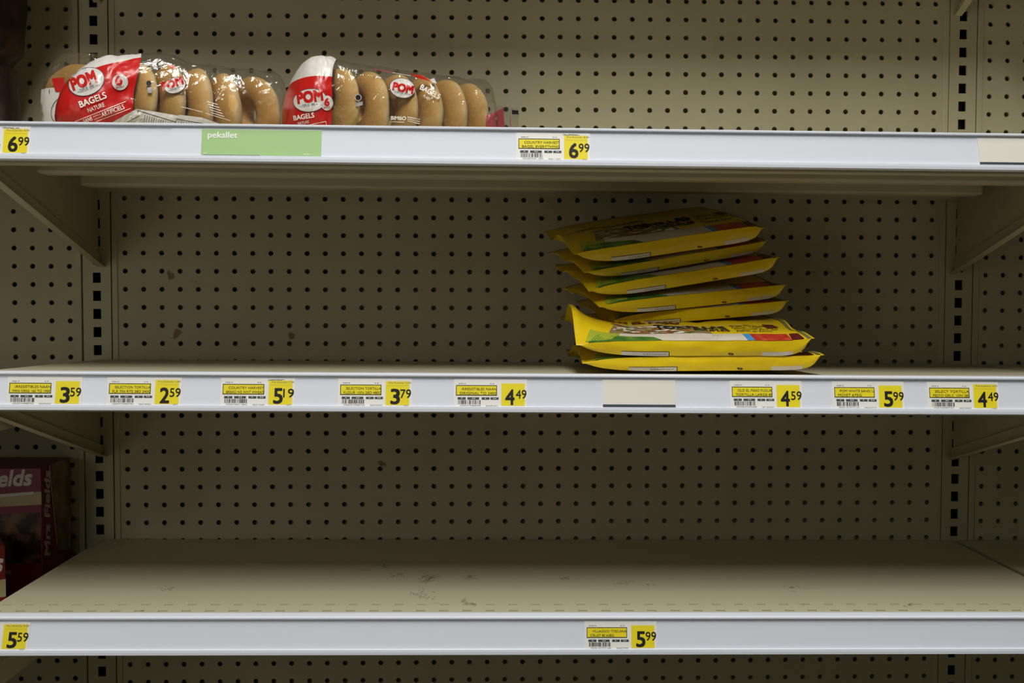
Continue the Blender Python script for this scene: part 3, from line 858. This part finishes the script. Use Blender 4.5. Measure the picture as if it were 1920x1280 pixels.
# --- left front bag
bA = Bag(-22.5, -8.7, rad(27), 10.0, 1.4, 2.16, 2.0, 5, tailh=1.5, peak=(4.6, 0.17, 0.85), cap=3.4)
bA.film('left front bagel bag with its red label tilted towards the viewer')
bA.end_print(lambda v: 3.15 + 0.55 * max(0, math.cos(v)) - 0.25 * max(0, -math.cos(v)), 2.75, 0.36)
p = P2()
pom_badge(p, 162, 153, 34, 25, -.36, 138, 169, 47, 22, -.35, 151, 174, 28, 7)
p.ellipse(225, 154, 15, 15, m_bagwhite, 5); p.text('6', 218, 160, 12, 17, m_red, 8, -.2, .03); p.text('BAGELS', 218, 166, 15, 3.5, m_red, 8, -.2, .01)
bA.print_on('front_emblem', p)
p = P2()
p.text('BAGELS', 151, 202, 53, 12, m_wtext, 5, -.36, .02); p.text('NATURE', 166, 211, 33, 8, m_wtext, 5, -.36, .01)
p.line((140, 228), (236, 190), 1.1, m_wtext, 5, 20); p.line((180, 228), (245, 203), 1.1, m_wtext, 5, 14)
p.text('ARTIFICIELS', 192, 219.5, 45, 9, m_wtext, 5, -.36, .01); p.text('SANS', 158, 231, 17, 7, m_wtext, 5, -.36, .02)
p.text('aromes ni', 175, 220, 15, 3, m_wtext, 5, -.36); p.text('colorants', 177, 225, 15, 3, m_wtext, 5, -.36)
bA.print_on('front_lettering', p)
p = P2()
p.ellipse(279, 156, 4.8, 5, m_ink, 3); p.grid(((276, 164), (286, 163), (285, 174), (277, 174)), m_sil, 3, 3, 3)
bA.print_on('vent_mark', p)
p = P2()
pom_badge(p, 328, 160, 20, 14, -.3, 306, 169, 40, 14, -.3, 320, 171, 20, 4)
bA.print_on('side_emblem', p)
p = P2()
p.grid(((312, 120), (330, 124), (324, 130), (318, 125)), m_red, 3, 4, 4); p.line((300, 121), (313, 119), 1.5, m_bagwhite, 3); p.line((322, 129), (336, 125), 1.5, m_bagwhite, 3)
bA.print_on('top_print', p)
p = P2()
for k in range(5): p.line((388 + 2 * k, 190 + 5.2 * k), (408 + 3 * k, 196 + 5.6 * k), 1.1, m_wtext, 4)
p.line((340, 200), (380, 210), .9, m_wtext, 4); p.line((385, 212), (432, 226), .9, m_wtext, 4)
bA.print_on('side_lettering', p)
p = P2()
p.grid(((256, 204), (308, 212), (412, 232), (205, 232)), m_bagwhite, 2, 24, 10)
p.grid(((335, 215), (378, 220), (415, 233), (330, 233)), m_bagwhite, 2, 12, 8)
p.line((258, 207), (330, 229), 1.1, m_ink, 4, 14); p.line((258, 207), (259, 211), 1.1, m_ink, 4, 2); p.line((238, 229), (262, 217), 1.1, m_ink, 4, 6)
p.line((330, 223), (390, 233), 1.0, m_ink, 4, 10)
for k in range(12):
    x = 272 + 4.4 * k; p.line((x, 215.5 + 1.2 * k), (x - 2, 229), 1.6, m_grey, 4, 3)
for k in range(9): p.line((330 + 5 * k, 226 + .6 * k), (329 + 5 * k, 232), 1.6, m_grey, 4, 2)
bA.print_on('nutrition_print', p)
nm = ['bagel beside the red label of the left front bag', 'second bagel of the left front bag behind the small oval emblem',
      'third bagel along the left front bag', 'fourth bagel along the left front bag', 'large browned bagel at the tail end of the left front bag']
bA.bagels([3.5, 5.0, 6.35, 7.65, 9.25], [21, 22, 23, 24, 25], nm, 'bagels in the left front bag', yaw=[.25, .10, 0.05, .05, .35], tilts=[.12, .05, 0, -.05, -.1], scale=0.97)

# --- bag behind it
bB = Bag(-23.25, -5.2, rad(84), 3.9, 0.7, 2.5, 1.85, 8, tailh=1.5, peak=(0.9, 0.12, 1.0), cap=0.8)
bB.film('bagel bag at far left, half hidden behind the tilted red label')
bB.end_print(lambda v: 0.6, 3.3, 0.0)
for ch in bB.o.children:
    if ch.name.startswith('red'): ch.data.materials[0] = m_bagwhite; ch.name = 'lower_white_print'
    else: bpy.data.objects.remove(ch)
p = P2()
p.grid(((97, 147), (120, 145), (121, 172), (104, 172)), m_red, 2, 6, 8); p.line((92, 168), (92.5, 175), 1.2, m_slate, 4, 2)
bB.print_on('red_flash', p)
p = P2(); p.ellipse(115, 207, 19, 26, m_slate, 3, .3, inner=.95)
p.text('POM', 121, 229, 52, 17, m_red, 4, -PI / 2 + .15, .04)
bB.print_on('front_emblem', p)
bB.bagels([1.25, 2.75], [31, 32], ['pale bagel rising behind the tilted red label at far left', 'hindmost bagel of the bag at far left, mostly hidden'], 'bagels in the far left bag', yaw=[.1, 0], scale=0.98, up=.62)

# ------------------------------------------------------------------ tortilla packs
class Pack:
    def __init__(s, L, Rr, pitch, depth, tf, tc, zl, zr, seed, wrinkle=1.0, curl=0.0):
        s.curl = curl
        """L, Rr: ends of the front edge (inches); pitch tips the back up"""
        a, b = W(*L), W(*Rr); s.o_ = (a + b) / 2; s.w = (b - a).length / I
        ex = (b - a).normalized(); ey = Vector((0, 0, 1)).cross(ex).normalized(); ez = ex.cross(ey)
        c, sn = math.cos(pitch), math.sin(pitch)
        s.ex, s.ey, s.ez = ex, ey * c + ez * sn, ez * c - ey * sn
        s.D, s.tf, s.tc, s.zl, s.zr, s.seed, s.wr = depth, tf, tc, zl, zr, seed, wrinkle
    def es(s, x):
        q = abs(x) / (s.w / 2)
        return max(0.0, 1 - (q / 0.955) ** (4.5 if x < 0 else 13)) ** (0.75 if x < 0 else 0.6)
    def fin(s, x, y):
        z = s.zl if x < 0 else s.zr
        n = noise.noise(Vector((y * .6, s.seed * 3.1, 1.0 if x < 0 else 5.0)))
        return z + 0.35 * n * (0.3 + y / s.D) + (s.curl * math.sin(PI * min(1, y / s.D * 1.3)) if x < 0 else 0)
    def top(s, x, y):
        e = s.es(x); g = min(1, max(0, y / s.D))
        n = noise.noise(Vector((x * .55, y * .55, s.seed * 5.3))) * 0.13 + noise.noise(Vector((x * 1.7, y * 1.3, s.seed * 2.3))) * 0.05
        h = s.tf / 2 + (s.tc - s.tf) * math.sin(PI * min(1, g * 1.15)) ** 0.7 if g < .87 else s.tf / 2
        return self_mix(s.fin(x, y) + .012, h + n * s.wr * (0.25 + .75 * math.sin(PI * g)), e)
    def bot(s, x, y):
        e = s.es(x)
        return self_mix(s.fin(x, y) - .012, -s.tf / 2, e)
    def P(s, x, y, z): return s.o_ + (s.ex * x + s.ey * y + s.ez * z) * I
    def front(s, x, t, off=0.0):
        """t 0 bottom .. 1 top of the gusset"""
        zb, zt = s.bot(x, 0), s.top(x, 0)
        bulge = 0.045 * math.sin(PI * t) * s.es(x) + 0.03 * noise.noise(Vector((x * .9, t * 2, s.seed)))
        return s.P(x, -bulge - off, zb + (zt - zb) * t)
    def ontop(s, x, y, off=0.0): return s.P(x, y, s.top(x, y) + off)
    def build(s, label):
        NX = 72; nf, nt_, nb = 7, 16, 8; vs = []; fs = []
        xs = [-s.w / 2 + s.w * i / NX for i in range(NX + 1)]
        for x in xs:
            for k in range(nf): vs.append(s.front(x, k / (nf - 1)))
            for k in range(1, nt_ + 1): vs.append(s.ontop(x, s.D * k / nt_))
            for k in range(nb): y = s.D * (1 - k / nb); vs.append(s.P(x, y, s.bot(x, y)))
        n = nf + nt_ + nb
        for i in range(NX):
            for j in range(n):
                k = (j + 1) % n
                fs.append((i * n + j, (i + 1) * n + j, (i + 1) * n + k, i * n + k))
        fs.append(tuple(range(n))); fs.append(tuple(NX * n + j for j in reversed(range(n))))
        s.o = link_mesh('tortilla_pack', vs, fs, m_pyel, smooth=True)
        for q in (-1, -2): s.o.data.polygons[len(fs) + q].use_smooth = False
        bm = bmesh.new(); bm.from_mesh(s.o.data); bm.verts.ensure_lookup_table()
        for e in bm.edges:                                          # creases along the gusset
            a, b = e.verts[0].index, e.verts[1].index
            if a % n == b % n and a % n in (0, nf - 1): e.smooth = False
        bm.to_mesh(s.o.data); bm.free()
        tag(s.o, label, 'pack of tortillas', 'stacked yellow tortilla packs')
        return s.o
    def prints(s, full=False):
        h = s.w / 2
        fg = lambda x, y, l: s.front(x, y, 0.006 + .004 * l)
        p = P2()
        p.rect(-h * .62, 0.0, -h * .22, 0.28, m_pwhite, 1, 8, 1)
        p.line((-h * .62, 0.29), (-h * .22, 0.29), .035, m_ink, 2, 8); p.line((-h * .22, 0.0), (-h * .22, .29), .035, m_ink, 2, 1)
        [p.rect(-h * .44 + .13 * q, .10, -h * .44 + .13 * q + .09, .15, m_grey, 2) for q in range(8)]
        p.build('date_box', s.o, fg); p = P2(); p.rect(h * .56, 0.0, h * .82, 0.27, m_pwhite, 1, 8, 1); p.build('batch_label', s.o, fg)
        p = P2(); p.ellipse(h * .30, 0.14, .13, .07, m_ink, 2, -.3, 1, 12, .4)
        p.build('gusset_mark', s.o, fg)
        p = P2()
        p.rect(h * .44, 0, h * .50, 1.0, m_pblue, 2, 2, 8); p.rect(h * .50, 0, h * .82, 1.0, m_pred, 2, 14, 8)
        p.grid(((h * .82, .05), (h * .92, .05), (h * .92, 1.0), (h * .84, 1.0)), m_pdred, 3, 4, 6)
        p.rect(h * .945, 0, h * .975, s.D, m_pzip, 2, 1, 24)
        p.rect(-h * .62, 0, h * .44, 1.15, m_pwhite, 1, 40, 8)
        p.grid(((-h * .9, .0), (-h * .28, 0), (-h * .34, .5), (-h * .80, .85)), m_pgreen, 2, 24, 6); p.grid(((-h * .92, .1), (-h * .7, .2), (-h * .6, 1.1), (-h * .86, 1.2)), m_plime, 2, 8, 8)
        if full:
            rd = random.Random(s.seed); cols = [m_pwhite, m_pred, m_pgreen, m_plime, m_pwhite, mat('pack_orange', (.5, .16, .03), .4), mat('pack_olive', (.14, .11, .03), .4), m_wtext]
            p.grid(((-h * .70, 1.15), (h * .20, 1.15), (h * .12, 3.2), (-h * .60, 3.0)), mat('pack_brown', (.22, .16, .08), .4), 1, 30, 14)  # brown ground of the printed food picture
            for k in range(120):
                x = rd.uniform(-h * .62, h * .14); y = rd.uniform(1.25, 2.95); a = rd.uniform(-.8, .8)
                p.ellipse(x, y, rd.uniform(.10, .32), rd.uniform(.04, .11), rd.choice(cols), 2 + k % 3, a, 1, 10)
            p.text('TORTILLAS', -1.3, 2.3, 3.2, -.80, m_ink, 5, 0, .05); p.text('SOUPLES', .3, 1.65, 1.6, -.40, m_ink, 5, 0, .03)
            for k, t_ in enumerate(('Great for: Quesadillas,', 'Fajitas, Tacos', 'Excellentes pour des', 'Fajitas et Tacos')):
                p.text(t_, 2.2, 2.95 - .48 * k, .098 * len(t_), -.26, m_ink, 5, 0, .02)
            p.grid(((h * .74, 2.5), (h * .84, 2.5), (h * .84, 3.5), (h * .74, 3.5)), m_pdred, 4, 4, 6)
            p.text('OLD EL PASO', -3.6, 3.6, 3.6, -.5, m_pdred, 5, 0, .04); p.text('334 g', .9, .75, .45, -.14, m_grey, 5)
            p.rect(-h * .5, 3.3, h * .6, 3.35, m_pwhite, 2, 30, 1)
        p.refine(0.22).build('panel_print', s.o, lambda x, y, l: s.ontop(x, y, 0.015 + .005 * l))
def self_mix(a, b, t): return a * (1 - t) + b * t
def px3(x, y, z):
    p = onz(x, y, z); return (p.x, p.y, p.z)
PK = [
 ('lowest yellow tortilla pack, lying flat on the shelf', px3(1092, 683, -12.9), px3(1545, 680, -12.9), 0.6, 8.6, .62, .70, .05, .34, 1, .5),
 ('bright yellow tortilla pack with readable cooking print, second from the bottom', px3(1080, 653, -13.0), px3(1526, 653, -13.0), 7.5, 8.6, .66, .82, .12, .46, 2, 1.3),
 ('shaded yellow pack wedged third from the bottom, mostly hidden', px3(1140, 603, -9.2), px3(1480, 575, -7.8), 8.0, 6.0, .58, .66, .0, .30, 3, .1),
 ('yellow tortilla pack fourth from the bottom of the pile', px3(1124, 581, -9.9), px3(1476, 545, -7.6), 9.5, 6.0, .64, .72, .1, .25, 4, .3),
 ('yellow tortilla pack in the middle of the tilted upper pile', px3(1104, 551, -9.7), px3(1463, 494, -8.2), 11.2, 6.0, .64, .68, .15, .25, 5, .25),
 ('yellow tortilla pack just under the topmost one', px3(1096, 520, -9.4), px3(1441, 461, -7.6), 12.8, 6.0, .50, .55, .2, .22, 6, .2),
 ('topmost yellow tortilla pack, its top panel in shadow', px3(1076, 488, -9.6), px3(1434, 434, -8.3), 14.5, 6.2, .72, .86, .25, .15, 7, .3),
]
for lb, Lp, Rp, pitch, dp, tf, tc, zl, zr, sd, cl in PK:
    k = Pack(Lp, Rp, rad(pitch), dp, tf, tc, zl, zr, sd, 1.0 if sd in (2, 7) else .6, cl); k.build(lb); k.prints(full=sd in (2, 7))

# ------------------------------------------------------------------ cookie boxes in the left bay
def cookie_box(x1, y0, y1, z0, z1, wdt, label, yaw=0.0, small=False):
    root = empty('cookie_box', W(x1, y1, z0)); root.rotation_euler = (0, 0, yaw)
    b = B3(); b.box(x1 - wdt, x1, y0, y1, z0, z1); b.build('carton', m_boxred, root, org=(x1, y1, z0), local=True, bevel=0.04)
    H = y1 - y0; D = z1 - z0
    f = lambda x, y, l: Vector((x * I, (-0.006 - .003 * l) * I, (H - y) * I))          # x negative to the left of the edge
    g = lambda x, y, l: Vector(((0.006 + .003 * l) * I, x * I, (H - y) * I))
    p = P2()
    if not small:
        p.grid(((-wdt, 1.75), (0, 1.22), (0, 1.9), (-wdt, 2.4)), m_boxcream, 1, 8, 2)
        p.rect(-wdt, 2.2, -.08, 4.95, m_cookie, 1); p.grid(((-wdt, 2.3), (0, 1.9), (-.08, 2.3), (-wdt, 2.6)), m_boxred, 2)
        p.text('Mrs Fields', -5.0, 1.10, 4.45, 0.80, m_boxwhite, 3, -.05, .03, .25); p.grid(((-4.6, 1.55), (-.4, 1.22), (-.4, 1.36), (-4.6, 1.75)), m_boxwhite, 3)
        p.text('8S', -1.9, 5.5, .3, .18, m_boxwhite, 2); p.build('front_print', root, f)
        p = P2()
        p.grid(((1.15, 0.0), (D - .05, 0.0), (D - .05, 5.2), (1.9, 4.7)), m_wood, 1, 6, 10); p.line((.95, .0), (1.75, 4.4), .10, m_boxwhite, 3)
        p.text('Mrs Fields', 0.85, 4.75, 4.4, .62, m_boxwhite, 3, -PI / 2 + .03, .03, .25); p.build('side_print', root, g)
    else:
        p.grid(((-wdt, 2.0), (0, 1.65), (0, 2.5), (-wdt, 2.9)), m_boxcream, 1)
        p.text('Mrs Fields', -5.2, 1.52, 5.0, .9, m_boxwhite, 3, -.05, .03, .25); p.grid(((-4.8, 1.9), (-.3, 1.55), (-.3, 1.70), (-4.8, 2.1)), m_boxwhite, 3)
        p.rect(-wdt, 2.9, -.1, H - .3, m_cookie, 1); p.build('front_print', root, f)
    tag(root, label, 'cookie box', 'red cookie boxes in the left bay'); return root
yb = deckY(sh_left, -26, -3) - 0.01
cookie_box(-25.55, 6.28, yb, -3.85, -0.25, 8.0, 'tall red cookie box standing against the back panel at the left edge')
cookie_box(-25.75, 9.42, yb, -7.4, -4.2, 8.0, 'lower red cookie box in front, cut by the left frame edge', yaw=rad(32), small=True)

# brown pouch at the upper left edge
bm_v = []; bm_f = []; NR, NA = 36, 40
yb = deckY(sh_leftup, -28, -4)
for i in range(NR + 1):
    q = i / NR; h = 10.5 * q
    hw = 1.75 - 0.25 * math.sin(q * 5) + (0.22 if q > .42 else 0) - (0.35 if abs(q - .42) < .03 else 0); hz = 1.1 * (1 - q ** 6) + .05
    if q > .93: hw *= 1 - (q - .93) * 2.5
    for j in range(NA):
        a = 2 * PI * j / NA; c, s_ = math.cos(a), math.sin(a)
        n = 1 + .05 * noise.noise(Vector((c * 2, s_ * 2, h)))
        bm_v.append(W(-28.35 + hw * n * math.copysign(abs(c) ** .6, c), yb - .02 - h, -3.2 + hz * n * math.copysign(abs(s_) ** .8, s_)))
for i in range(NR):
    for j in range(NA):
        k = (j + 1) % NA; bm_f.append((i * NA + j, i * NA + k, (i + 1) * NA + k, (i + 1) * NA + j))
bm_f.append(tuple(reversed(range(NA)))); bm_f.append(tuple(NR * NA + j for j in range(NA)))
o = link_mesh('snack_pouch', bm_v, bm_f, m_pouch, smooth=True)
tag(o, 'dark brown pouch standing at the upper left edge beside the perforated panel', 'pouch')
